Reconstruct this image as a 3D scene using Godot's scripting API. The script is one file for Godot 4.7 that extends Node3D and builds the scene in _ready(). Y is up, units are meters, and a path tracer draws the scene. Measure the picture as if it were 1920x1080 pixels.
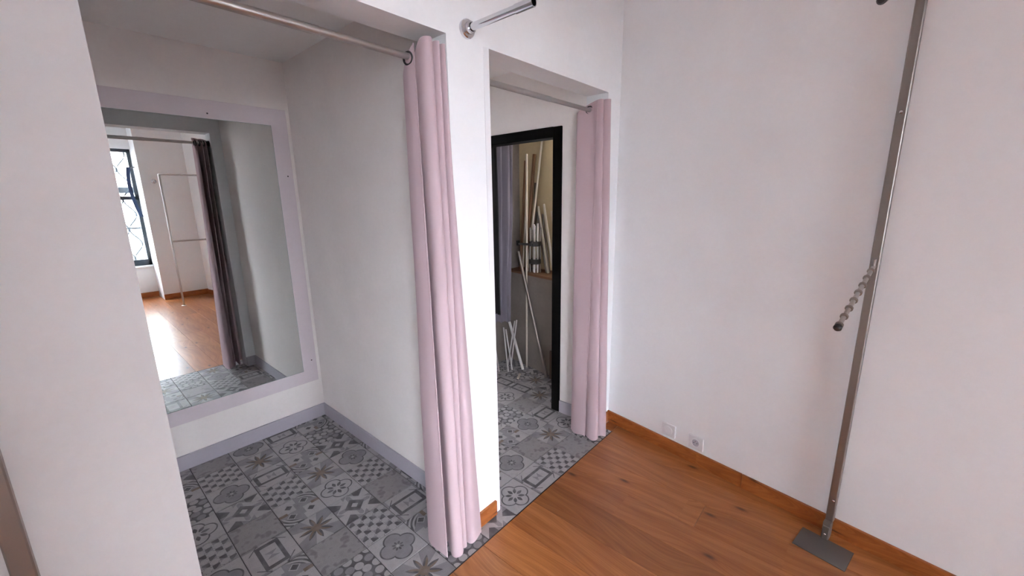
extends Node3D
# A shop corner: two tiled fitting cubicles behind a white partition, an oak floor, a skewed right wall.
# x runs right along the partition, z out of it into the room, y up; metres.

const FRONT := 0.105        # room face of the partition
const INNER := -0.04        # cubicle face of the partition
const BACK := -1.565        # back wall of the cubicles
const HEAD := 2.16          # underside of the lintel
const CUBE_TOP := 2.42      # cubicle ceiling
const TOP := 2.9            # room ceiling
const FAR := 4.25           # far wall of the room
const WIN_Z := 4.72         # window wall in the alcove
const WIN_X0 := -0.64
const WIN_X1 := 0.195
var RW_O := Vector3(1.515, 0, FRONT)                 # right wall: start, run and face
var RW_D := Vector3(-0.1695, 0, 0.9855)
var RW_N := Vector3(-0.9855, 0, -0.1695)
var M := {}
var used := {}
var boxes := {}

# ------------------------------------------------------------------ naming
func numbered(called: String) -> String:
	if not used.has(called):
		used[called] = 0
		return called
	used[called] += 1
	return "%s_%03d" % [called, used[called]]

func tag(o: Node, label: String, category: String, group := "") -> Node:
	o.set_meta("label", label)
	o.set_meta("category", category)
	if group != "":
		o.set_meta("group", group)
	return o

func thing(called: String, label: String, category: String, at := Vector3.ZERO, turn := 0.0, group := "") -> Node3D:
	var o := Node3D.new()
	o.name = numbered(called)
	add_child(o)
	o.position = at
	o.rotation.y = turn
	tag(o, label, category, group)
	return o

func part(called: String, mesh: Mesh, mat: Material, parent: Node, at := Vector3.ZERO, turn := 0.0) -> MeshInstance3D:
	var o := MeshInstance3D.new()
	o.name = called if parent != self else numbered(called)
	o.mesh = mesh
	o.material_override = mat
	o.position = at
	o.rotation.y = turn
	o.cast_shadow = GeometryInstance3D.SHADOW_CASTING_SETTING_ON
	parent.add_child(o, true)
	return o

func struct(called: String, mesh: Mesh, mat: Material, label: String) -> MeshInstance3D:
	var o := part(called, mesh, mat, self)
	o.set_meta("kind", "structure")
	o.set_meta("label", label)
	return o

# ------------------------------------------------------------------ shapes
func begin() -> SurfaceTool:
	var st := SurfaceTool.new()
	st.begin(Mesh.PRIMITIVE_TRIANGLES)
	return st

func tri(st: SurfaceTool, a: Vector3, b: Vector3, c: Vector3, out: Vector3) -> void:
	var n := (c - a).cross(b - a)
	if n.length_squared() < 1e-16:
		return
	if n.dot(out) < 0.0:
		var t := b
		b = c
		c = t
		n = -n
	n = n.normalized()
	for v in [a, b, c]:
		st.set_normal(n)
		st.set_uv(Vector2(v.x, v.z))
		st.add_vertex(v)

func quad(st: SurfaceTool, a: Vector3, b: Vector3, c: Vector3, d: Vector3, out: Vector3) -> void:
	tri(st, a, b, c, out)
	tri(st, a, c, d, out)

# chamfered box about the origin, its centre moved to at
func add_box(st: SurfaceTool, size: Vector3, at := Vector3.ZERO, bevel := 0.0) -> void:
	var h := size * 0.5
	var e := minf(bevel, minf(h.x, minf(h.y, h.z)) * 0.9)
	for ax in 3:
		var u := (ax + 1) % 3
		var v := (ax + 2) % 3
		for s in [-1.0, 1.0]:
			var q: Array[Vector3] = []
			for k in [[-1.0, -1.0], [1.0, -1.0], [1.0, 1.0], [-1.0, 1.0]]:
				var p := Vector3.ZERO
				p[ax] = s * h[ax]
				p[u] = k[0] * (h[u] - e)
				p[v] = k[1] * (h[v] - e)
				q.append(p + at)
			var o := Vector3.ZERO
			o[ax] = s
			quad(st, q[0], q[1], q[2], q[3], o)
	if e <= 0.0:
		return
	for ax in 3:
		var u := (ax + 1) % 3
		var v := (ax + 2) % 3
		for su in [-1.0, 1.0]:
			for sv in [-1.0, 1.0]:
				var p := [Vector3.ZERO, Vector3.ZERO, Vector3.ZERO, Vector3.ZERO]
				for k in 4:
					var w := Vector3.ZERO
					w[ax] = (-1.0 if k in [0, 3] else 1.0) * (h[ax] - e)
					w[u] = su * (h[u] if k < 2 else h[u] - e)
					w[v] = sv * (h[v] - e if k < 2 else h[v])
					p[k] = w + at
				var o := Vector3.ZERO
				o[u] = su
				o[v] = sv
				quad(st, p[0], p[1], p[2], p[3], o)
	for sx in [-1.0, 1.0]:
		for sy in [-1.0, 1.0]:
			for sz in [-1.0, 1.0]:
				var s := Vector3(sx, sy, sz)
				tri(st, at + s * Vector3(h.x, h.y - e, h.z - e), at + s * Vector3(h.x - e, h.y, h.z - e), at + s * Vector3(h.x - e, h.y - e, h.z), s)

func box(size: Vector3, bevel := 0.0) -> ArrayMesh:
	var key := "%s %s" % [size, bevel]
	if not boxes.has(key):
		var st := begin()
		add_box(st, size, Vector3.ZERO, bevel)
		boxes[key] = st.commit()
	return boxes[key]

func span(st: SurfaceTool, x0: float, x1: float, y0: float, y1: float, z0: float, z1: float, bevel := 0.0) -> void:
	add_box(st, Vector3(x1 - x0, y1 - y0, z1 - z0), Vector3(x0 + x1, y0 + y1, z0 + z1) * 0.5, bevel)

func spans(list: Array, bevel := 0.0) -> ArrayMesh:
	var st := begin()
	for b in list:
		span(st, b[0], b[1], b[2], b[3], b[4], b[5], bevel)
	return st.commit()

# a convex outline in plan (x, z) raised from y0 to y1
func add_prism(st: SurfaceTool, plan: Array, y0: float, y1: float) -> void:
	var mid := Vector2.ZERO
	for p in plan:
		mid += p / plan.size()
	for k in plan.size():
		var a: Vector2 = plan[k]
		var b: Vector2 = plan[(k + 1) % plan.size()]
		var o := (a + b) * 0.5 - mid
		quad(st, Vector3(a.x, y0, a.y), Vector3(b.x, y0, b.y), Vector3(b.x, y1, b.y), Vector3(a.x, y1, a.y), Vector3(o.x, 0, o.y))
		tri(st, Vector3(mid.x, y1, mid.y), Vector3(a.x, y1, a.y), Vector3(b.x, y1, b.y), Vector3.UP)
		tri(st, Vector3(mid.x, y0, mid.y), Vector3(a.x, y0, a.y), Vector3(b.x, y0, b.y), Vector3.DOWN)

func svert(st: SurfaceTool, p: Vector3, n: Vector3, uv: Vector2) -> void:
	st.set_normal(n)
	st.set_uv(uv)
	st.add_vertex(p)

# a smooth patch with its own normals: rows of points
func patch(st: SurfaceTool, pts: Array, nrm: Array) -> void:
	for i in pts.size() - 1:
		for k in pts[i].size() - 1:
			var a: Vector3 = pts[i][k]
			var b: Vector3 = pts[i + 1][k]
			var c: Vector3 = pts[i + 1][k + 1]
			var d: Vector3 = pts[i][k + 1]
			var na: Vector3 = nrm[i][k]
			var flip := (c - a).cross(b - a).dot(na) < 0.0
			if (c - a).cross(b - a).length_squared() < 1e-18:
				flip = (d - a).cross(c - a).dot(na) < 0.0
			var q := [[i, k], [i + 1, k], [i + 1, k + 1], [i, k], [i + 1, k + 1], [i, k + 1]]
			if flip:
				q = [[i, k], [i + 1, k + 1], [i + 1, k], [i, k], [i, k + 1], [i + 1, k + 1]]
			for w in q:
				svert(st, pts[w[0]][w[1]], nrm[w[0]][w[1]], Vector2(w[0], w[1]))

# a closed round bar along points with a radius at each point, capped
func add_tube(st: SurfaceTool, path: Array, radii: Array, sides := 12) -> void:
	var pts := []
	var nrm := []
	var n := path.size()
	for i in n:
		var t: Vector3 = (path[mini(i + 1, n - 1)] - path[maxi(i - 1, 0)]).normalized()
		var ref := Vector3.UP if absf(t.y) < 0.9 else Vector3.RIGHT
		var u := t.cross(ref).normalized()
		var v := t.cross(u).normalized()
		var row := []
		var rn := []
		for k in sides + 1:
			var a := TAU * k / sides
			var d := u * cos(a) + v * sin(a)
			row.append(path[i] + d * radii[mini(i, radii.size() - 1)])
			rn.append(d)
		pts.append(row)
		nrm.append(rn)
	patch(st, pts, nrm)
	for e in [0, n - 1]:
		var out: Vector3 = (path[e] - path[1 if e == 0 else n - 2]).normalized()
		for k in sides:
			tri(st, path[e], pts[e][k], pts[e][k + 1], out)

func tube(path: Array, radii: Array, sides := 12) -> ArrayMesh:
	var st := begin()
	add_tube(st, path, radii, sides)
	return st.commit()

# profile of (radius, height along axis) turned about an axis from at
func add_lathe(st: SurfaceTool, profile: Array, at: Vector3, axis: Vector3, sides := 24) -> void:
	var ref := Vector3.UP if absf(axis.y) < 0.9 else Vector3.RIGHT
	var u := axis.cross(ref).normalized()
	var v := axis.cross(u).normalized()
	for i in profile.size() - 1:
		var p: Vector2 = profile[i]
		var q: Vector2 = profile[i + 1]
		var along := (q - p).normalized()
		var pts := [[], []]
		var nrm := [[], []]
		for k in sides + 1:
			var a := TAU * k / sides
			var d := u * cos(a) + v * sin(a)
			var nn := (d * along.y - axis * along.x).normalized()
			pts[0].append(at + d * p.x + axis * p.y)
			pts[1].append(at + d * q.x + axis * q.y)
			nrm[0].append(nn)
			nrm[1].append(nn)
		patch(st, pts, nrm)

func lathe(profile: Array, at: Vector3, axis: Vector3, sides := 24) -> ArrayMesh:
	var st := begin()
	add_lathe(st, profile, at, axis, sides)
	return st.commit()

func ring(st: SurfaceTool, at: Vector3, axis: Vector3, big: float, small: float) -> void:
	var prof := []
	for k in 9:
		var a := TAU * k / 8.0
		prof.append(Vector2(big + small * cos(a), small * sin(a)))
	add_lathe(st, prof, at, axis, 20)

func spline(ctrl: Array, t: float) -> Variant:
	var n := ctrl.size() - 1
	var f := clampf(t, 0.0, 1.0) * n
	var i := mini(int(f), n - 1)
	var w := f - i
	var a = ctrl[maxi(i - 1, 0)]
	var b = ctrl[i]
	var c = ctrl[i + 1]
	var d = ctrl[mini(i + 2, n)]
	return ((b * 2.0) + (c - a) * w + (a * 2.0 - b * 5.0 + c * 4.0 - d) * w * w + (b * 3.0 - a - c * 3.0 + d) * w * w * w) * 0.5

# hanging cloth with thickness: plan of (x, z) at the top and at the hem, top heights along it
func cloth(top: Array, low: Array, y_top: Array, y_low: float, across: int, down: int, thick: float, waver: float, noise: FastNoiseLite) -> ArrayMesh:
	var mid := []
	for i in across + 1:
		var t := float(i) / across
		var a: Vector2 = spline(top, t)
		var b: Vector2 = spline(low, t)
		var yt: float = spline(y_top, t)
		var col := []
		for k in down + 1:
			var s := float(k) / down
			var p := a.lerp(b, s)
			var y := lerpf(yt, y_low + 0.006 * sin(t * 40.0), s)
			var w := waver * sin(s * PI) * noise.get_noise_2d(t * 260.0, s * 90.0)
			col.append(Vector3(p.x + w, y, p.y + w * 0.6))
		mid.append(col)
	var front := []
	var back := []
	var nf := []
	var nb := []
	for i in across + 1:
		var cf := []
		var cb := []
		var n1 := []
		var n2 := []
		for k in down + 1:
			var du: Vector3 = mid[mini(i + 1, across)][k] - mid[maxi(i - 1, 0)][k]
			var dv: Vector3 = mid[i][mini(k + 1, down)] - mid[i][maxi(k - 1, 0)]
			var n := du.cross(dv).normalized()
			cf.append(mid[i][k] + n * thick * 0.5)
			cb.append(mid[i][k] - n * thick * 0.5)
			n1.append(n)
			n2.append(-n)
		front.append(cf)
		back.append(cb)
		nf.append(n1)
		nb.append(n2)
	var st := begin()
	patch(st, front, nf)
	patch(st, back, nb)
	for i in across:
		for k in [0, down]:
			quad(st, front[i][k], front[i + 1][k], back[i + 1][k], back[i][k], Vector3.UP if k == 0 else Vector3.DOWN)
	for k in down:
		for i in [0, across]:
			var o: Vector3 = mid[i][k] - mid[1 if i == 0 else across - 1][k]
			quad(st, front[i][k], front[i][k + 1], back[i][k + 1], back[i][k], o)
	return st.commit()

# ------------------------------------------------------------------ materials
func rgb(r: float, g: float, b: float) -> Color:
	return Color(r / 255.0, g / 255.0, b / 255.0)

func flat(called: String, c: Color, rough: float, metal := 0.0, spec := 0.5) -> StandardMaterial3D:
	var m := StandardMaterial3D.new()
	m.resource_name = called
	m.albedo_color = c
	m.roughness = rough
	m.metallic = metal
	m.metallic_specular = spec
	M[called] = m
	return m

func noise(kind: int, freq: float, octaves: int, seed_of: int) -> FastNoiseLite:
	var n := FastNoiseLite.new()
	n.noise_type = kind
	n.frequency = freq
	n.fractal_octaves = octaves
	n.seed = seed_of
	return n

# matt paint with faint roller mottling and relief
func paint(called: String, c: Color, rough: float, spread: float, seed_of: int) -> StandardMaterial3D:
	var m := flat(called, Color.WHITE, rough, 0.0, 0.3)
	var fine := noise(FastNoiseLite.TYPE_SIMPLEX_SMOOTH, 0.11, 3, seed_of)
	var broad := noise(FastNoiseLite.TYPE_SIMPLEX_SMOOTH, 0.012, 3, seed_of + 1)
	var size := 256
	var im := Image.create(size, size, false, Image.FORMAT_RGB8)
	for y in size:
		for x in size:
			# blended across the seam so that the repeat joins
			var wx := float(x) / size
			var v := 0.0
			var f := 0.0
			for q in [[0, 1.0 - wx], [size, wx]]:
				for r in [[0, 1.0 - float(y) / size], [size, float(y) / size]]:
					var k: float = q[1] * r[1]
					v += k * broad.get_noise_2d(x - q[0], y - r[0])
					f += k * fine.get_noise_2d(x - q[0], y - r[0])
			var g := 1.0 + spread * (v * 0.8 + f * 0.35)
			im.set_pixel(x, y, Color(c.r * g, c.g * g, c.b * g))
	m.albedo_texture = ImageTexture.create_from_image(im)
	m.uv1_triplanar = true
	m.uv1_world_triplanar = true
	m.uv1_scale = Vector3.ONE * 0.9
	return m

func oak_image(light: Color, dark: Color) -> Image:
	var w := 256
	var h := 1024
	var im := Image.create(w, h, false, Image.FORMAT_RGB8)
	var warp := noise(FastNoiseLite.TYPE_SIMPLEX_SMOOTH, 0.006, 2, 11)
	var fib := noise(FastNoiseLite.TYPE_SIMPLEX, 0.09, 3, 12)
	var band := noise(FastNoiseLite.TYPE_SIMPLEX_SMOOTH, 0.01, 2, 13)
	var spots := [Vector2(70, 250), Vector2(190, 610), Vector2(120, 840), Vector2(210, 140)]
	var brown := rgb(74, 38, 20)
	for y in h:
		for x in w:
			var pull := 0.0
			var knot := 0.0
			for s in spots:
				var dx: float = x - s.x
				var dy: float = (y - s.y) * 0.45
				var d := sqrt(dx * dx + dy * dy)
				pull += signf(dx) * 26.0 * exp(-d / 22.0)
				knot = maxf(knot, exp(-d * d / 38.0))
			var wx := x + pull + 60.0 * warp.get_noise_2d(x * 0.5, y * 0.28)
			var rings := 0.5 + 0.5 * sin(wx * 0.17 + 3.0 * warp.get_noise_2d(x * 0.9 + 400.0, y * 0.3))
			var f := fib.get_noise_2d(wx * 1.6, y * 0.05)
			var b := band.get_noise_2d(x * 1.2, y * 0.18)
			var t := clampf(0.42 + 0.22 * (rings - 0.5) + 0.34 * f + 0.38 * b, 0.0, 1.0)
			im.set_pixel(x, y, light.lerp(dark, t).lerp(brown, clampf(knot * 0.9, 0, 1)))
	return im

func oak(called: String, tex: Texture2D, tint: Color, offset: Vector3, rough: float) -> void:
	var m := flat(called, tint, rough, 0.0, 0.5)
	m.albedo_texture = tex
	m.uv1_triplanar = true
	m.uv1_triplanar_sharpness = 8.0
	m.uv1_scale = Vector3(2.6, 1.0, 0.55)
	m.uv1_offset = offset

# one printed cement-look tile, u and v from -1 to 1; 0 light, 1 mid, 2 dark, 3 brown
func print_tone(kind: String, u: float, v: float) -> int:
	var au := absf(u)
	var av := absf(v)
	var r := sqrt(u * u + v * v)
	var a := atan2(v, u)
	match kind:
		"grey_flower", "pale_flower":
			var d := 9.0
			for c in [Vector2(0.43, 0), Vector2(-0.43, 0), Vector2(0, 0.43), Vector2(0, -0.43)]:
				d = minf(d, Vector2(u, v).distance_to(c))
			var edge := d - 0.43
			if au < 0.43 and av < 0.43 and au + av < 0.5:
				edge = minf(edge, -0.1)
			if absf(edge) < 0.035:
				return 2
			if edge > 0.0:
				return 0
			var petal := fposmod(a + PI / 8.0, PI / 4.0) - PI / 8.0
			if kind == "grey_flower":
				if r < 0.075:
					return 0
				if r > 0.1 and r < 0.29 and absf(petal) * r < 0.045 * sin((r - 0.1) / 0.19 * PI) + 0.012:
					return 2
				return 1
			if r > 0.16 and r < 0.56 and absf(petal) * r < 0.095 * sin((r - 0.16) / 0.4 * PI):
				return 2
			return 0
		"lattice":
			var n := 6.0
			var gx := (u * 0.5 + 0.5) * n
			var gy := (v * 0.5 + 0.5) * n
			var cx := int(floor(gx))
			var cy := int(floor(gy))
			var p := (gx - cx) * 2.0 - 1.0
			var q := (gy - cy) * 2.0 - 1.0
			if absf(p) + absf(q) > 1.62:
				return 0
			if (cx + cy) % 2 == 0:
				return 0 if absf(p) + absf(q) < 1.5 else 2
			if absf(p) > 0.9 or absf(q) > 0.9:
				return 0
			return 2 if (p + q if cx % 2 == 0 else p - q) < 0.55 else 1
		"diamonds":
			var s := au + av
			if s < 0.2:
				return 0
			if s < 0.56:
				return 2
			if s < 1.0:
				return 0 if (au > 0.3 and av > 0.3) or s > 0.92 else (0 if maxf(au, av) < 0.82 and minf(au, av) > 0.12 else 1)
			if maxf(au, av) > 0.52 and minf(au, av) > 0.3:
				return 2 if (u * v > 0.0) == (au > av) else 0
			return 1
		"pebbles":
			var best := 9.0
			var id := 0
			var spots := [Vector2.ZERO]
			for k in 7:
				spots.append(Vector2.from_angle(TAU * k / 7.0 + 0.2) * 0.47)
			for k in 12:
				spots.append(Vector2.from_angle(TAU * k / 12.0) * 0.94)
			for k in 4:
				spots.append(Vector2(1.0 if k < 2 else -1.0, 1.0 if k % 2 == 0 else -1.0) * 0.97)
			for k in spots.size():
				var dd := Vector2(u, v).distance_to(spots[k])
				if dd < best:
					best = dd
					id = k
			if best < 0.205:
				return 1 if id % 3 == 1 else 0
			return 2
		"star":
			var w := fposmod(a, PI / 4.0) / (PI / 4.0)
			var reach := 0.22 + 0.62 * absf(w - 0.5) * 2.0
			if r < reach:
				return 3 if w < 0.5 and r < 0.7 else (2 if r > 0.25 else 3)
			return 0 if int(floor(fposmod(a + PI / 8.0, TAU) / (PI / 4.0))) % 2 == 0 else 1
		"bands":
			if av < 0.34 and au < 0.66:
				if au < 0.22 and av < au * 1.3:
					return 1
				return 0
			if av >= 0.34 and av < 0.52 and au < 0.86:
				return 2
			if au >= 0.66 and au < 0.86 and av < 0.52:
				return 2
			if av > 0.6 and au < 0.55:
				return 0
			if absf(au + av - 1.36) < 0.03:
				return 2
			return 1 if au > 0.9 and av > 0.3 else 0
		"mosaic":
			for c in [Vector2(0.45, 0.4), Vector2(-0.5, 0.35), Vector2(0.4, -0.5), Vector2(-0.4, -0.45)]:
				var d2: Vector2 = Vector2(u, v) - c
				if absf(d2.x) + absf(d2.y) < 0.2:
					return 2
				if absf(d2.x) + absf(d2.y) < 0.27:
					return 0
			if au < 0.16 and av < 0.55:
				return 1
			if av < 0.1 and au > 0.6:
				return 3
			if absf(u - v) > 1.15:
				return 2 if fposmod(r * 5.0, 1.0) < 0.5 else 0
			return 0 if u * v > 0.0 else 1
	return 0

func tile_image(kind: String, seed_of: int) -> Image:
	var size := 192
	var im := Image.create(size, size, false, Image.FORMAT_RGB8)
	var wear := noise(FastNoiseLite.TYPE_SIMPLEX_SMOOTH, 0.015, 2, seed_of)
	var grain := noise(FastNoiseLite.TYPE_SIMPLEX, 0.2, 2, seed_of + 7)
	var tones := [rgb(184, 180, 181), rgb(146, 144, 146), rgb(94, 91, 94), rgb(128, 112, 98)]
	if kind == "plain":
		tones[0] = rgb(158, 154, 154)
	for y in size:
		for x in size:
			var u := (x + 0.5) / size * 2.0 - 1.0
			var v := (y + 0.5) / size * 2.0 - 1.0
			var w := wear.get_noise_2d(x, y)
			var c: Color = tones[print_tone(kind, u, v)]
			c = c.lerp(rgb(134, 131, 133), clampf(0.12 + 0.5 * w, 0.0, 0.45))
			if kind == "plain":
				c = c.lerp(rgb(112, 108, 110), clampf((w - 0.18) * 2.2, 0.0, 0.7))
			var g := 1.0 + 0.07 * grain.get_noise_2d(x, y) + 0.1 * w
			im.set_pixel(x, y, Color(c.r * g, c.g * g, c.b * g))
	return im

func make_materials() -> void:
	paint("wall_white", rgb(244, 244, 245), 0.85, 0.02, 21)
	paint("wall_cubicle", rgb(247, 241, 238), 0.85, 0.025, 31)
	paint("ceiling_white", rgb(247, 246, 245), 0.9, 0.015, 41)
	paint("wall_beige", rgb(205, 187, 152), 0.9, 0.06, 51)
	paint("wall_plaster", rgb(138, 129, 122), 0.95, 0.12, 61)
	paint("board_rose", rgb(226, 215, 219), 0.8, 0.02, 71)
	paint("skirting_grey", rgb(186, 181, 190), 0.6, 0.03, 81)
	flat("grout", rgb(70, 67, 68), 0.95)
	flat("bead_white", rgb(238, 237, 239), 0.5)
	flat("plastic_white", rgb(228, 226, 228), 0.35)
	flat("socket_dark", rgb(60, 56, 58), 0.5)
	flat("chrome", rgb(214, 214, 218), 0.1, 1.0)
	flat("steel", rgb(186, 182, 178), 0.32, 1.0)
	flat("steel_dull", rgb(150, 142, 136), 0.42, 0.9)
	flat("steel_dark", rgb(70, 66, 66), 0.4, 0.8)
	flat("black_paint", rgb(12, 11, 12), 0.7, 0.0, 0.2)
	flat("rubber", rgb(34, 30, 32), 0.6)
	flat("mirror_glass", rgb(226, 230, 228), 0.0, 1.0)
	flat("mirror_edge", rgb(205, 214, 212), 0.08, 0.3)
	flat("frame_anthracite", rgb(48, 54, 62), 0.45)
	flat("grille_iron", rgb(38, 46, 58), 0.5, 0.3)
	flat("strap_blue", rgb(38, 56, 88), 0.7)
	flat("plate_grey", rgb(112, 106, 102), 0.35, 0.55)
	flat("sheet_grey", rgb(128, 122, 132), 0.95)
	flat("stick_pale", rgb(206, 196, 182), 0.6)
	flat("stick_brown", rgb(120, 84, 58), 0.7)
	flat("stick_white", rgb(216, 210, 208), 0.5)
	flat("board_brown", rgb(96, 80, 70), 0.8)
	flat("tape_black", rgb(38, 34, 34), 0.6)
	flat("facade", rgb(120, 114, 108), 0.9)
	flat("pavement", rgb(112, 111, 110), 0.9)
	var velvet := flat("velvet", rgb(198, 175, 180), 0.9, 0.0, 0.2)
	velvet.rim_enabled = true
	velvet.rim = 0.25
	velvet.rim_tint = 0.6
	var hem := flat("velvet_hem", rgb(190, 168, 172), 0.9, 0.0, 0.2)
	hem.rim_enabled = true
	hem.rim = 0.4
	var pane := flat("pane_glass", Color(0.92, 0.96, 0.97, 0.08), 0.02)
	pane.transparency = BaseMaterial3D.TRANSPARENCY_ALPHA
	var tex := ImageTexture.create_from_image(oak_image(rgb(192, 128, 76), rgb(150, 88, 44)))
	var tints := [Color(1, 1, 1), Color(0.9, 0.86, 0.84), Color(1.0, 0.97, 0.92), Color(0.82, 0.78, 0.75), Color(0.95, 0.92, 0.9), Color(0.87, 0.85, 0.84)]
	for k in tints.size():
		oak("oak_%d" % k, tex, tints[k], Vector3(k * 0.37, 0, k * 0.213), 0.33)
	oak("oak_skirting", tex, Color(0.95, 0.86, 0.76), Vector3(0.2, 0.1, 0.4), 0.45)
	M.oak_skirting.uv1_world_triplanar = true
	M.oak_skirting.uv1_scale = Vector3(0.8, 4.0, 0.8)
	var kinds := ["plain", "grey_flower", "pale_flower", "lattice", "diamonds", "pebbles", "star", "bands", "mosaic"]
	for k in kinds.size():
		var m := flat("tile_" + kinds[k], Color.WHITE, 0.5, 0.0, 0.4)
		m.albedo_texture = ImageTexture.create_from_image(tile_image(kinds[k], 100 + k * 3))

# ------------------------------------------------------------------ the scene
func _ready() -> void:
	camera_and_light()
	make_materials()
	shell()
	floors()
	skirtings()
	window()
	cubicle_things()
	room_things()
	storeroom()

func camera_and_light() -> void:
	var cam := Camera3D.new()
	cam.name = "camera"
	add_child(cam)
	cam.fov = 70.224
	cam.near = 0.02
	cam.far = 400.0
	cam.transform = Transform3D(Basis.from_euler(Vector3(-0.216717, -0.845537, -0.015655)), Vector3(-0.93534, 1.57074, 1.37312))
	cam.current = true
	var sky_mat := ProceduralSkyMaterial.new()
	sky_mat.sky_top_color = rgb(234, 241, 252)
	sky_mat.sky_horizon_color = rgb(222, 230, 243)
	sky_mat.ground_bottom_color = rgb(150, 150, 152)
	sky_mat.ground_horizon_color = rgb(205, 207, 212)
	sky_mat.sky_curve = 0.2
	sky_mat.sun_angle_max = 0.0
	var sky := Sky.new()
	sky.sky_material = sky_mat
	var env := Environment.new()
	env.background_mode = Environment.BG_SKY
	env.sky = sky
	env.background_energy_multiplier = 3.0
	env.tonemap_mode = Environment.TONE_MAPPER_LINEAR
	env.tonemap_exposure = 25.0
	env.sdfgi_enabled = true
	env.ssao_enabled = true
	env.ssil_enabled = true
	var we := WorldEnvironment.new()
	we.name = "world_environment"
	we.environment = env
	add_child(we)

func rw(s: float, off: float, y := 0.0) -> Vector3:
	return RW_O + RW_D * s + RW_N * off + Vector3(0, y, 0)

func rw2(s: float, off: float) -> Vector2:
	var p := rw(s, off)
	return Vector2(p.x, p.z)

func rw_turn() -> float:                      # turns local z along the wall's run and local -x out of its face
	return atan2(RW_D.x, RW_D.z)

func shell() -> void:
	# the partition with its two openings
	struct("wall_front", spans([
		[-4.5, -0.811, 0, HEAD, INNER, FRONT], [0.154, 0.372, 0, HEAD, INNER, FRONT], [1.367, 1.72, 0, HEAD, INNER, FRONT],
		[-4.5, 1.72, HEAD, TOP, INNER, FRONT]]), M.wall_white, "white partition wall with two curtained openings")
	var bead := part("corner_bead", spans([[0.343, 0.3745, 0, HEAD, FRONT, FRONT + 0.0025], [0.372, 0.3745, 0, HEAD, INNER, FRONT]], 0.0006), M.bead_white, get_node("wall_front"))
	bead.set_meta("label", "thin white corner strip on the pillar")
	var st := begin()
	add_prism(st, [rw2(-0.03, 0), rw2(4.9, 0), rw2(4.9, -0.12), rw2(-0.03, -0.12)], 0, TOP)
	struct("wall_right", st.commit(), M.wall_white, "long white wall with clothes upright and sockets")
	struct("wall_pier", spans([[-1.46, -1.36, 0, TOP, FRONT, 1.6], [-1.46, -1.36, 0, TOP, 2.95, FAR], [-1.46, -1.36, 2.3, TOP, 1.6, 2.95]]), M.wall_white, "white wall with a wide opening to the next room, outside the frame")
	struct("wall_left", spans([[-4.5, -4.4, 0, TOP, FRONT, 4.85]]), M.wall_white, "white side wall of the shop")
	struct("wall_far", spans([[0.2, 1.2, 0, TOP, FAR, 4.85], [-2.3, WIN_X0 - 0.005, 0, TOP, FAR, 4.85], [-4.5, -4.1, 0, TOP, FAR, 4.85], [-4.1, -2.3, 0, 0.55, FAR, 4.85], [-4.1, -2.3, 2.43, TOP, FAR, 4.85],
		[WIN_X0 - 0.005, 0.2, 0, 0.55, WIN_Z, 4.85], [WIN_X0 - 0.005, 0.2, 2.43, TOP, WIN_Z, 4.85]]), M.wall_white, "white street wall with the window alcove, seen in the mirror")
	struct("ceiling", spans([[-4.5, 1.75, TOP, TOP + 0.12, INNER, 4.85]]), M.ceiling_white, "white ceiling of the shop")
	# the cubicles
	struct("wall_back", spans([[-1.0, 2.35, 0, CUBE_TOP, BACK - 0.1, BACK]]), M.wall_cubicle, "back wall of the cubicles behind the tall mirror")
	struct("wall_divider", spans([[0.235, 0.33, 0, CUBE_TOP, BACK, INNER]]), M.wall_cubicle, "wall between the two cubicles")
	struct("wall_cubicle_left", spans([[-1.0, -0.9, 0, CUBE_TOP, BACK, INNER]]), M.wall_cubicle, "left side wall of the mirror cubicle")
	struct("wall_cubicle_right", spans([[1.39, 1.47, 0, CUBE_TOP, -0.3, INNER], [1.39, 1.47, 0, CUBE_TOP, BACK, -1.03], [1.39, 1.47, 1.96, CUBE_TOP, -1.03, -0.3]]), M.wall_cubicle, "side wall with the black framed doorway")
	struct("ceiling_cubicles", spans([[-1.0, 2.35, CUBE_TOP, CUBE_TOP + 0.1, BACK - 0.1, INNER]]), M.ceiling_white, "low ceiling over the cubicles and store")

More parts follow.
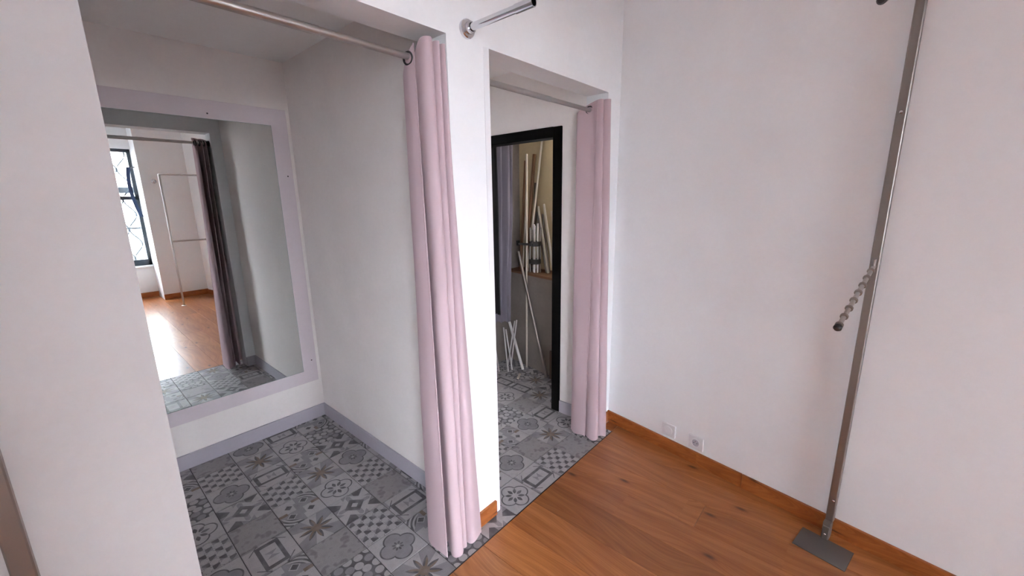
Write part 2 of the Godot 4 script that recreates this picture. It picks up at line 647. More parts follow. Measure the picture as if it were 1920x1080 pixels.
func floors() -> void:
	# oak boards, each one laid along z
	var base := struct("floor", spans([[-4.5, 1.75, -0.1, -0.014, 0.197, 4.85]]), M.grout, "oak plank floor of the shop")
	var rng := RandomNumberGenerator.new()
	rng.seed = 5
	var w := 0.185
	for c in range(-25, 8):
		var x := 0.16 + c * w
		var z := 0.1995
		var first := true
		while z < 4.72:
			var length: float = [1.2, 1.8, 0.7, 1.5][(c * 3 + 50) % 4] if first else [1.5, 1.9, 1.2][rng.randi_range(0, 2)]
			first = false
			var z1 := minf(z + length, 4.74)
			# boards run under the slanting right wall and are cut at its middle
			var x1 := x + w
			var limit := RW_O.x + RW_D.x / RW_D.z * (z1 - RW_O.z) + 0.1
			if x < limit + 0.25 and x > -4.5:
				part("plank", box(Vector3(w - 0.0012, 0.014, z1 - z - 0.001), 0.0008), M["oak_%d" % rng.randi_range(0, 5)], base, Vector3((x + x1) * 0.5, -0.007, (z + z1) * 0.5))
			z = z1
	part("plank", box(Vector3(0.18, 0.014, 0.078), 0.0008), M.oak_1, base, Vector3(1.49, -0.007, 0.158))
	part("edge_trim", spans([[-4.4, 1.4, -0.013, 0.0012, 0.1955, 0.2]], 0.0005), M.steel_dark, base)
	# printed tiles, 20 cm, in the cubicles and on their threshold
	var slab := struct("floor_tiled", spans([[-1.0, 2.35, -0.1, -0.004, BACK - 0.1, FRONT], [-1.0, 1.4, -0.1, -0.004, FRONT, 0.197]]), M.grout, "patterned grey tile floor of the cubicles")
	var known := {
		"-1,0": "star", "-1,-1": "grey_flower", "-1,-2": "lattice", "-1,-3": "diamonds", "-1,-4": "pale_flower", "-1,-5": "star", "-1,-6": "mosaic", "-1,-7": "pale_flower", "-1,-8": "bands",
		"0,0": "pebbles", "0,-1": "mosaic", "0,-2": "bands", "0,-3": "plain", "0,-4": "lattice", "0,-5": "grey_flower", "0,-6": "diamonds", "0,-7": "pebbles", "0,-8": "mosaic",
		"-2,0": "lattice", "-2,-1": "pebbles", "-2,-2": "plain", "-2,-3": "star", "-2,-4": "mosaic", "-2,-5": "lattice", "-2,-6": "bands", "-2,-7": "star", "-2,-8": "grey_flower",
		"-3,-1": "star", "-3,-2": "mosaic", "-3,-3": "bands", "-3,-4": "plain", "-3,-5": "diamonds", "-3,-6": "grey_flower", "-3,-7": "lattice", "-3,-8": "plain",
		"-4,-3": "grey_flower", "-4,-4": "lattice", "-4,-5": "pale_flower", "-4,-6": "pebbles", "-4,-7": "mosaic", "-4,-8": "diamonds",
		"1,0": "diamonds", "2,0": "pale_flower", "3,0": "bands", "4,0": "lattice", "5,0": "plain", "6,0": "pebbles",
		"2,-1": "mosaic", "3,-1": "grey_flower", "4,-1": "plain", "5,-1": "star", "6,-1": "pale_flower",
		"4,-2": "mosaic", "5,-2": "grey_flower", "6,-2": "bands", "5,-3": "pebbles", "6,-3": "plain", "6,-4": "pale_flower", "7,-3": "star", "7,-4": "bands", "3,-2": "lattice", "4,-3": "bands", "5,-4": "star", "7,-2": "pale_flower"}
	var kinds := ["plain", "grey_flower", "pale_flower", "lattice", "diamonds", "pebbles", "star", "bands", "mosaic"]
	var tm := tile_mesh()
	for j in range(-5, 10):
		for i in range(-8, 1):
			if (j == -5 and i == 0) or (j > 6 and i == 0):
				continue
			var kind: String = known.get("%d,%d" % [j, i], kinds[rng.randi_range(0, 8)])
			var turns := rng.randi_range(0, 3)
			part("tile", tm, M["tile_" + kind], slab, Vector3(j * 0.2 + 0.1, 0, i * 0.2 + 0.0985), turns * PI / 2)

func tile_mesh() -> ArrayMesh:
	var st := begin()
	var h := 0.0981
	var e := 0.0012
	var c := [Vector2(-1, -1), Vector2(1, -1), Vector2(1, 1), Vector2(-1, 1)]
	for k in [0, 1, 2, 0, 2, 3]:
		st.set_normal(Vector3.UP)
		st.set_uv(c[k] * 0.5 + Vector2(0.5, 0.5))
		st.add_vertex(Vector3(c[k].x * (h - e), 0, c[k].y * (h - e)))
	for k in 4:
		var a: Vector2 = c[k]
		var b: Vector2 = c[(k + 1) % 4]
		var o := (a + b) * 0.5
		var rows := [[h - e, 0.0], [h, -e], [h, -0.006]]
		for r in 2:
			var p := [Vector3(a.x * rows[r][0], rows[r][1], a.y * rows[r][0]), Vector3(b.x * rows[r][0], rows[r][1], b.y * rows[r][0]),
				Vector3(b.x * rows[r + 1][0], rows[r + 1][1], b.y * rows[r + 1][0]), Vector3(a.x * rows[r + 1][0], rows[r + 1][1], a.y * rows[r + 1][0])]
			var n := Vector3(o.x, 0.7 if r == 0 else 0.0, o.y).normalized()
			var uv := [a * 0.495, b * 0.495, b * 0.5, a * 0.5]
			for q in ([0, 1, 2, 0, 2, 3] if (p[2] - p[0]).cross(p[1] - p[0]).dot(n) > 0 else [0, 2, 1, 0, 3, 2]):
				st.set_normal(n)
				st.set_uv(uv[q] + Vector2(0.5, 0.5))
				st.add_vertex(p[q])
	return st.commit()

func skirtings() -> void:
	var H := 0.078
	var T := 0.014
	struct("baseboard_front", spans([[0.156, 0.342, 0, H, FRONT, FRONT + T], [1.367, 1.49, 0, H, FRONT, FRONT + T], [-1.36, -0.811, 0, H, FRONT, FRONT + T], [-4.4, -1.46, 0, H, FRONT, FRONT + T]], 0.0015), M.oak_skirting, "oak baseboard along the partition and pillar")
	var right := struct("baseboard_right", rw_board(0.0, 0.91, H, T), M.oak_skirting, "oak baseboard along the right wall")
	part("board_length", rw_board(0.9125, 2.6, H, T), M.oak_skirting, right)
	part("board_length", rw_board(2.6025, 4.26, H, T), M.oak_skirting, right)
	struct("baseboard_far", spans([[0.2, 0.85, 0, H + 0.01, FAR - T, FAR], [WIN_X0, 0.2, 0, H + 0.01, WIN_Z - T, WIN_Z], [-4.4, WIN_X0 - 0.005, 0, H + 0.01, FAR - T, FAR]], 0.0015), M.oak_skirting, "oak baseboard under the window, seen in the mirror")
	struct("baseboard_cubicle_back", spans([[-0.9, 0.235, 0, 0.094, BACK, BACK + 0.012]], 0.002), M.skirting_grey, "grey baseboard below the tall mirror")
	struct("baseboard_cubicle_side", spans([[0.223, 0.235, 0, 0.094, BACK + 0.012, INNER], [0.1545, 0.235, 0, 0.094, INNER - 0.012, INNER]], 0.002), M.skirting_grey, "grey baseboard on the side wall of the mirror cubicle")
	struct("baseboard_doorway", spans([[1.378, 1.39, 0, 0.094, -0.229, INNER], [0.33, 0.342, 0, 0.094, BACK, INNER]], 0.002), M.skirting_grey, "grey baseboard beside the black door frame")

func rw_board(s0: float, s1: float, h: float, t: float) -> ArrayMesh:
	var st := begin()
	add_prism(st, [rw2(s0, 0), rw2(s1, 0), rw2(s1, t), rw2(s0, t)], 0, h - 0.002)
	add_prism(st, [rw2(s0, 0), rw2(s1, 0), rw2(s1, t - 0.002), rw2(s0, t - 0.002)], h - 0.002, h)
	return st.commit()

func window() -> void:
	var y0 := 0.55
	var y1 := 2.43
	var w := Node3D.new()
	w.name = "window_1"
	add_child(w)
	w.set_meta("kind", "structure")
	w.set_meta("label", "dark framed street window reflected in the mirror")
	var z0 := WIN_Z + 0.02
	var mid := (WIN_X0 + WIN_X1) * 0.5
	part("window_frame", spans([[WIN_X0, WIN_X1, y0, y0 + 0.1, z0, z0 + 0.06], [WIN_X0, WIN_X1, y1 - 0.05, y1, z0, z0 + 0.06],
		[WIN_X0, WIN_X0 + 0.05, y0, y1, z0, z0 + 0.06], [WIN_X1 - 0.045, WIN_X1, y0, y1, z0, z0 + 0.06], [mid - 0.04, mid + 0.04, y0, y1, z0, z0 + 0.06],
		[WIN_X0, WIN_X1, 1.63, 1.69, z0, z0 + 0.06]], 0.004), M.frame_anthracite, w)
	for a in [[WIN_X0 + 0.05, mid - 0.04], [mid + 0.04, WIN_X1 - 0.045]]:
		for b in [[y0 + 0.1, 1.63], [1.69, y1 - 0.05]]:
			part("pane", spans([[a[0], a[1], b[0], b[1], z0 + 0.026, z0 + 0.032]]), M.pane_glass, w)
	part("window_sill", spans([[WIN_X0, WIN_X1, y0 - 0.03, y0, WIN_Z - 0.05, WIN_Z + 0.02]], 0.004), M.bead_white, w)
	# the second street window further left, which lights the room from the side
	var w2 := Node3D.new()
	w2.name = "window_2"
	add_child(w2)
	w2.set_meta("kind", "structure")
	w2.set_meta("label", "second dark framed street window, outside the frame")
	part("window_frame", spans([[-4.1, -2.3, y0, y0 + 0.07, z0, z0 + 0.06], [-4.1, -2.3, y1 - 0.05, y1, z0, z0 + 0.06], [-4.1, -4.05, y0, y1, z0, z0 + 0.06], [-2.35, -2.3, y0, y1, z0, z0 + 0.06], [-3.24, -3.16, y0, y1, z0, z0 + 0.06]], 0.004), M.frame_anthracite, w2)
	for a in [[-4.05, -3.24], [-3.16, -2.35]]:
		part("pane", spans([[a[0], a[1], y0 + 0.07, y1 - 0.05, z0 + 0.026, z0 + 0.032]]), M.pane_glass, w2)
	# wrought grille of waving bars outside the glass
	var gz := WIN_Z + 0.1
	var g := thing("window_grille", "dark iron diamond grille across the street window in the mirror", "grille", Vector3((WIN_X0 + WIN_X1) * 0.5, y0, gz))
	var pitch := 0.129
	for k in 6:
		var x := WIN_X0 + 0.063 + k * pitch - (WIN_X0 + WIN_X1) * 0.5
		var pts := []
		for q in 61:
			var yy := 0.02 + (y1 - y0 - 0.04) * q / 60.0
			pts.append(Vector3(x + (1 if k % 2 == 0 else -1) * 0.062 * sin(yy / 0.24 * TAU * 0.5 * 1.0), yy, 0))
		part("waved_bar", tube(pts, [0.0115], 6), M.grille_iron, g)
	for yy in [0.03, 0.62, 1.1, 1.24, y1 - y0 - 0.03]:
		part("cross_bar", box(Vector3(WIN_X1 - WIN_X0, 0.03 if yy != 1.24 else 0.1, 0.01), 0.002), M.grille_iron, g, Vector3(0, yy, 0.012))
	# the curved blue strip hung by the alcove side
	var s := thing("curved_strap", "dark blue curved strip hanging beside the window in the mirror", "strap", Vector3(0.19, 1.36, 4.6))
	var path := []
	for q in 13:
		var t := q / 12.0
		path.append(Vector3(-0.07 * sin(t * PI * 0.8) - 0.026, t * 0.78, 0))
	var st := begin()
	for q in 12:
		var a: Vector3 = path[q]
		var b: Vector3 = path[q + 1]
		for side in [-1.0, 1.0]:
			quad(st, a + Vector3(-0.024, 0, side * 0.004), b + Vector3(-0.024, 0, side * 0.004), b + Vector3(0.024, 0, side * 0.004), a + Vector3(0.024, 0, side * 0.004), Vector3(0, 0, side))
			quad(st, a + Vector3(side * 0.024, 0, -0.004), b + Vector3(side * 0.024, 0, -0.004), b + Vector3(side * 0.024, 0, 0.004), a + Vector3(side * 0.024, 0, 0.004), Vector3(side, 0, 0))
	part("strip", st.commit(), M.strap_blue, s)
	part("hook", tube([Vector3(0.01, 0.78, 0), Vector3(-0.02, 0.785, 0), Vector3(-0.03, 0.77, 0)], [0.008], 8), M.steel_dark, s)
	struct("ground_street", spans([[-40, 40, -0.4, -0.15, 4.85, 60]]), M.pavement, "pale street pavement outside the window")
	var h := struct("wall_street_opposite", spans([[3.0, 34.0, -0.15, 14.0, 24.0, 30.0]]), M.facade, "grey street facade beyond the window, to the right")
	for c in 9:
		for r in 4:
			part("facade_window", box(Vector3(1.2, 1.9, 0.1), 0.02), M.frame_anthracite, h, Vector3(5.0 + c * 3.2, 2.0 + r * 3.2, 23.98))

func eyelets(parent: Node3D, spots: Array) -> void:
	for s in spots:
		var st := begin()
		ring(st, s[0], s[1], 0.021, 0.0045)
		part("eyelet", st.commit(), M.steel_dark, parent)

func cubicle_things() -> void:
	var soft := noise(FastNoiseLite.TYPE_SIMPLEX_SMOOTH, 0.02, 2, 77)
	# tall mirror on its rose board
	var mir := thing("wall_mirror", "tall frameless mirror on a pale rose board in the left cubicle", "mirror", Vector3(-0.32, 0.29, BACK))
	part("backing_board", box(Vector3(1.066, 1.847, 0.006), 0.001), M.board_rose, mir, Vector3(0, 0.9235, 0.003))
	part("glass", box(Vector3(0.87, 1.652, 0.005), 0.0012), M.mirror_glass, mir, Vector3(0, 0.919, 0.0087))
	part("glass_edge", spans([[0.435, 0.4365, 0.093, 1.745, 0.006, 0.011], [-0.4365, -0.435, 0.093, 1.745, 0.006, 0.011], [-0.4365, 0.4365, 0.0915, 0.093, 0.006, 0.011], [-0.4365, 0.4365, 1.745, 1.7465, 0.006, 0.011]]), M.mirror_edge, mir)
	for p in [Vector3(0.5, 1.44, 0.006), Vector3(0.5, 0.16, 0.006), Vector3(0.11, 1.775, 0.006), Vector3(-0.5, 1.44, 0.006)]:
		part("screw_cap", lathe([Vector2(0.0045, 0), Vector2(0.004, 0.0015), Vector2(0.0, 0.002)], p, Vector3.BACK, 10), M.steel_dark, mir)
	# rods
	rod("curtain_rod", "steel curtain rod across the left cubicle opening", -0.811, 0.154, 2.076, 0.02)
	rod("curtain_rod", "steel curtain rod across the right cubicle opening", 0.372, 1.367, 2.068, 0.015)
	# curtains, each gathered to the right end of its rod
	var c1 := thing("curtain", "lilac velvet eyelet curtain gathered beside the white pillar", "curtain", Vector3(0.08, 0.0, 0.05), 0, "lilac cubicle curtains")
	var top1 := [Vector2(0.05, 0.046), Vector2(0.042, 0.016), Vector2(0.044, -0.016), Vector2(0.056, -0.02), Vector2(0.058, 0.02), Vector2(0.046, 0.085), Vector2(0.064, 0.117), Vector2(0.088, 0.1), Vector2(0.09, 0.03), Vector2(0.0955, -0.02), Vector2(0.101, 0.03), Vector2(0.0985, 0.092), Vector2(0.11, 0.113), Vector2(0.121, 0.094), Vector2(0.121, 0.03), Vector2(0.125, -0.02), Vector2(0.129, 0.03), Vector2(0.129, 0.092), Vector2(0.14, 0.111), Vector2(0.151, 0.085)]
	var low1 := [Vector2(0, 0.135), Vector2(-0.004, 0.085), Vector2(0.002, 0.02), Vector2(0.022, -0.02), Vector2(0.064, 0.05), Vector2(0.025, 0.142), Vector2(0.05, 0.174), Vector2(0.071, 0.15), Vector2(0.062, 0.06), Vector2(0.07, 0.02), Vector2(0.08, 0.06), Vector2(0.077, 0.128), Vector2(0.094, 0.157), Vector2(0.108, 0.13), Vector2(0.11, 0.06), Vector2(0.116, 0.03), Vector2(0.12, 0.08), Vector2(0.12, 0.142), Vector2(0.14, 0.165), Vector2(0.196, 0.15)]
	var ht1 := [2.115, 2.08, 2.02, 2.005, 2.05, 2.115, 2.125, 2.12, 2.1, 2.06, 2.1, 2.12, 2.122, 2.12, 2.1, 2.07, 2.1, 2.118, 2.118, 2.11]
	hang_curtain(c1, top1, low1, ht1, soft, [[Vector3(0.0435, 2.07, 0.02), Vector3(0.98, 0, -0.2)], [Vector3(0.0575, 2.074, 0.03), Vector3.RIGHT], [Vector3(0.085, 2.074, 0.03), Vector3.RIGHT], [Vector3(0.0975, 2.074, 0.03), Vector3.RIGHT], [Vector3(0.1185, 2.074, 0.03), Vector3.RIGHT], [Vector3(0.148, 2.074, 0.05), Vector3.RIGHT]])
	var c2 := thing("curtain", "lilac velvet eyelet curtain hanging in the right cubicle opening, by the oak baseboard", "curtain", Vector3(1.3, 0.0, 0.05), 0, "lilac cubicle curtains")
	var top2 := [Vector2(1.318, 0.062), Vector2(1.318, 0.03), Vector2(1.3, -0.02), Vector2(1.292, -0.055), Vector2(1.31, -0.06), Vector2(1.326, -0.01), Vector2(1.318, 0.06), Vector2(1.327, 0.092), Vector2(1.34, 0.08), Vector2(1.342, 0.02), Vector2(1.346, -0.02), Vector2(1.35, 0.03), Vector2(1.347, 0.09), Vector2(1.358, 0.122), Vector2(1.372, 0.116), Vector2(1.3655, 0.1)]
	var low2 := [Vector2(1.205, 0.1), Vector2(1.2, 0.06), Vector2(1.208, 0.01), Vector2(1.226, -0.02), Vector2(1.245, 0.0), Vector2(1.24, 0.06), Vector2(1.205, 0.13), Vector2(1.214, 0.178), Vector2(1.246, 0.17), Vector2(1.255, 0.09), Vector2(1.262, 0.05), Vector2(1.27, 0.1), Vector2(1.268, 0.17), Vector2(1.292, 0.198), Vector2(1.322, 0.19), Vector2(1.335, 0.15)]
	var ht2 := [2.115, 2.1, 2.08, 2.06, 2.07, 2.1, 2.118, 2.12, 2.12, 2.1, 2.08, 2.1, 2.12, 2.12, 2.12, 2.11]
	hang_curtain(c2, top2, low2, ht2, soft, [[Vector3(1.3135, 2.068, 0.014), Vector3(0.93, 0, -0.37)], [Vector3(1.326, 2.068, 0.014), Vector3.RIGHT], [Vector3(1.3425, 2.068, 0.014), Vector3.RIGHT], [Vector3(1.35, 2.068, 0.02), Vector3.RIGHT]])
	# the black door frame in the right cubicle
	var d := Node3D.new()
	d.name = "door_1"
	add_child(d)
	d.set_meta("kind", "structure")
	d.set_meta("label", "black framed doorway into the dark storeroom")
	part("frame_post", spans([[1.378, 1.48, 0, 2.02, -0.3, -0.23]], 0.003), M.black_paint, d)
	part("frame_post", spans([[1.378, 1.48, 0, 2.02, -1.1, -1.03]], 0.003), M.black_paint, d)
	part("frame_head", spans([[1.378, 1.48, 1.955, 2.022, -1.03, -0.3]], 0.003), M.black_paint, d)

func rod(called: String, label: String, x0: float, x1: float, y: float, z: float) -> void:
	var r := thing(called, label, "rod", Vector3((x0 + x1) * 0.5, y, z), 0, "curtain rods")
	var h := (x1 - x0) * 0.5
	part("outer_tube", tube([Vector3(-h + 0.012, 0, 0), Vector3(h * 0.1, 0, 0)], [0.0135], 18), M.steel, r)
	part("inner_tube", tube([Vector3(h * 0.1, 0, 0), Vector3(h - 0.012, 0, 0)], [0.0118], 18), M.steel, r)
	for s in [-1.0, 1.0]:
		part("end_cap", lathe([Vector2(0.0, 0.0), Vector2(0.024, 0.0), Vector2(0.022, 0.01), Vector2(0.016, 0.024), Vector2(0.0, 0.026)], Vector3(s * h, 0, 0), Vector3(-s, 0, 0), 18), M.rubber, r)

func hang_curtain(c: Node3D, top: Array, low: Array, heights: Array, soft: FastNoiseLite, holes: Array) -> void:
	var o := c.position
	var t := []
	var l := []
	for p in top:
		t.append(p - Vector2(o.x, o.z))
	for p in low:
		l.append(p - Vector2(o.x, o.z))
	part("cloth", cloth(t, l, heights, 0.014, top.size() * 8, 36, 0.003, 0.004, soft), M.velvet, c)
	# the stitched side hem along the leading edge
	var hem := []
	for k in 25:
		var s := k / 24.0
		var p: Vector2 = t[0].lerp(l[0], s)
		hem.append(Vector3(p.x, lerpf(heights[0], 0.016, s), p.y))
	part("side_hem", tube(hem, [0.0032], 6), M.velvet_hem, c)
	var moved := []
	for h in holes:
		moved.append([h[0] - o, h[1]])
	eyelets(c, moved)

func room_things() -> void:
	# chrome arm stub on the pillar
	arm_stub(Vector3(0.253, 2.197, FRONT), Vector3.BACK, 0.33, "short chrome hanging arm with round flange above the white pillar")
	arm_stub(Vector3(0.351, 1.914, FAR), Vector3.FORWARD, 0.1, "tiny chrome wall peg beside the window, seen in the mirror")
	# clothes upright on the right wall with its toothed arms
	var u := thing("clothes_upright", "tall metal clothes upright screwed against the right wall", "upright", rw(1.309, 0.033), rw_turn())
	part("post", box(Vector3(0.03, 2.76, 0.03), 0.003), M.steel_dull, u, Vector3(0, 1.39 + 0.07, 0))
	part("foot_bracket", spans([[-0.052, 0.006, 0.004, 0.07, -0.013, 0.013], [-0.046, -0.016, 0.0045, 0.085, -0.015, 0.015]], 0.002), M.steel_dull, u)
	for p in [Vector3(-0.0155, 0.19, 0.004), Vector3(-0.053, 0.03, 0), Vector3(-0.0155, 1.86, 0)]:
		part("screw", lathe([Vector2(0.006, 0), Vector2(0.0055, 0.002), Vector2(0.003, 0.0038), Vector2(0, 0.0042)], p, Vector3.LEFT, 12), M.chrome, u)
	var plate := thing("floor_plate", "flat grey metal plate on the oak floor at the foot of upright", "plate", rw(1.32, 0.148), rw_turn())
	part("plate_sheet", box(Vector3(0.145, 0.004, 0.195), 0.0012), M.plate_grey, plate, Vector3(0, 0.002, 0))
	toothed_arm(rw(1.309, 0.05, 1.279), RW_N, 0.405, 0.17, "toothed metal display arm sloping down from upright at mid height")
	toothed_arm(rw(1.309, 0.05, 2.315), RW_N, 0.5, 0.21, "toothed metal display arm high on upright, only its tip in frame")
	# the same kind of upright on the partition at the left edge
	var v := thing("clothes_upright", "metal clothes upright on the partition at the lower left corner", "upright", Vector3(-1.084, 0, FRONT + 0.033), PI / 2)
	part("post", box(Vector3(0.03, 2.7, 0.034), 0.003), M.steel_dull, v, Vector3(0, 1.36, 0))
	toothed_arm(Vector3(-1.084, 1.28, FRONT + 0.05), Vector3.BACK, 0.2, 0.06, "toothed metal display arm on the left upright, outside the frame")
	# sockets
	wall_plate(0.468, 0.14, false)
	wall_plate(0.644, 0.138, true)
	# rack standing in the room, seen in the mirror
	var r := thing("clothes_rack", "thin steel clothes rack with two rails, seen in the tall mirror", "rack", Vector3(0.315, 0, 3.5))
	part("pole", tube([Vector3(0, 0.006, 0), Vector3(0, 1.99, 0)], [0.0135], 14), M.steel, r)
	part("foot", lathe([Vector2(0.0, 0.0), Vector2(0.035, 0.0), Vector2(0.034, 0.004), Vector2(0.016, 0.01), Vector2(0.0, 0.01)], Vector3.ZERO, Vector3.UP, 18), M.steel, r)
	var reach := rw((3.5 - FRONT) / RW_D.z, 0.0).x - 0.315
	for y in [1.985, 1.003]:
		part("rail", tube([Vector3(0, y, 0), Vector3(reach - 0.003, y, 0)], [0.0125], 14), M.steel, r)
		part("wall_flange", lathe([Vector2(0.0, 0.0), Vector2(0.03, 0.0), Vector2(0.028, 0.006), Vector2(0.014, 0.012)], Vector3(reach - 0.006, y, 0), Vector3.LEFT, 16), M.steel, r)

func arm_stub(at: Vector3, axis: Vector3, long: float, label: String) -> void:
	var a := thing("chrome_arm", label, "arm", at)
	part("flange", lathe([Vector2(0.0, 0.0), Vector2(0.033, 0.0), Vector2(0.034, 0.004), Vector2(0.034, 0.014), Vector2(0.031, 0.018), Vector2(0.022, 0.019), Vector2(0.021, 0.034), Vector2(0.0155, 0.036)], Vector3.ZERO, axis, 28), M.chrome, a)
	part("tube", tube([axis * 0.02, axis * (long * 0.78)], [0.0135], 24), M.chrome, a)
	var out := long
	part("sleeve", lathe([Vector2(0.0135, long * 0.76), Vector2(0.0155, long * 0.765), Vector2(0.0155, out), Vector2(0.0125, out), Vector2(0.0125, out - 0.03), Vector2(0.0, out - 0.03)], Vector3.ZERO, axis, 24), M.chrome, a)
	part("bore", lathe([Vector2(0.0125, out - 0.0285), Vector2(0.0, out - 0.029)], Vector3.ZERO, axis, 20), M.rubber, a)

func toothed_arm(at: Vector3, out: Vector3, reach: float, drop: float, label: String) -> void:
	var a := thing("display_arm", label, "arm", at, 0, "toothed display arms")
	var tip := out * reach - Vector3(0, drop, 0)
	var dir := tip.normalized()
	part("bar", tube([Vector3.ZERO, tip], [0.0075], 12), M.steel, a)
	part("bracket", tube([out * 0.0065 + Vector3(0, 0.03, 0), out * 0.0065 - Vector3(0, 0.03, 0)], [0.006], 8), M.steel_dull, a)
	var n := int(reach / 0.05)
	for k in n:
		var p := tip * ((k + 0.7) / n)
		part("stop_ring", lathe([Vector2(0.007, -0.006), Vector2(0.0125, -0.004), Vector2(0.0125, 0.004), Vector2(0.007, 0.006)], p, dir, 14), M.steel_dull, a)
	part("end_knob", lathe([Vector2(0.0075, -0.01), Vector2(0.0125, -0.006), Vector2(0.013, 0.004), Vector2(0.008, 0.011), Vector2(0.0, 0.013)], tip, dir, 14), M.steel_dark, a)

func wall_plate(s: float, y: float, power: bool) -> void:
	var o := thing("wall_socket" if power else "antenna_socket",
		"white square power socket above the oak baseboard, nearer the upright" if power else "white square blank outlet above the oak baseboard, nearer the curtain", "socket", rw(s, 0.0, y), rw_turn())
	part("cover_plate", box(Vector3(0.011, 0.084, 0.09), 0.003), M.plastic_white, o, Vector3(-0.0055, 0, 0))
	if power:
		part("well_rim", lathe([Vector2(0.027, 0.009), Vector2(0.027, 0.013), Vector2(0.023, 0.0135), Vector2(0.0215, 0.0115)], Vector3.ZERO, Vector3.LEFT, 28), M.plastic_white, o)
		part("well", lathe([Vector2(0.0215, 0.0118), Vector2(0.0, 0.0114)], Vector3.ZERO, Vector3.LEFT, 24), M.skirting_grey, o)
		for z in [-0.0095, 0.0095]:
			part("pin_hole", lathe([Vector2(0.003, 0.0125), Vector2(0.0, 0.0127)], Vector3(0, 0, z), Vector3.LEFT, 10), M.socket_dark, o)
		part("earth_pin", tube([Vector3(-0.011, 0.011, 0), Vector3(-0.017, 0.011, 0)], [0.0025], 8), M.chrome, o)
	else:
		part("centre_cap", lathe([Vector2(0.028, 0.0105), Vector2(0.0275, 0.0125), Vector2(0.0245, 0.014), Vector2(0.0, 0.0142)], Vector3.ZERO, Vector3.LEFT, 28), M.plastic_white, o)

func stick(called: String, label: String, a: Vector3, b: Vector3, r: float, mat: String, group := "sticks in the storeroom") -> Node3D:
	var t := thing(called, label, "stick", a, 0, group)
	part("shaft", tube([Vector3.ZERO, (b - a) * 0.5, b - a], [r, r, r * 0.95], 8), M[mat], t)
	return t

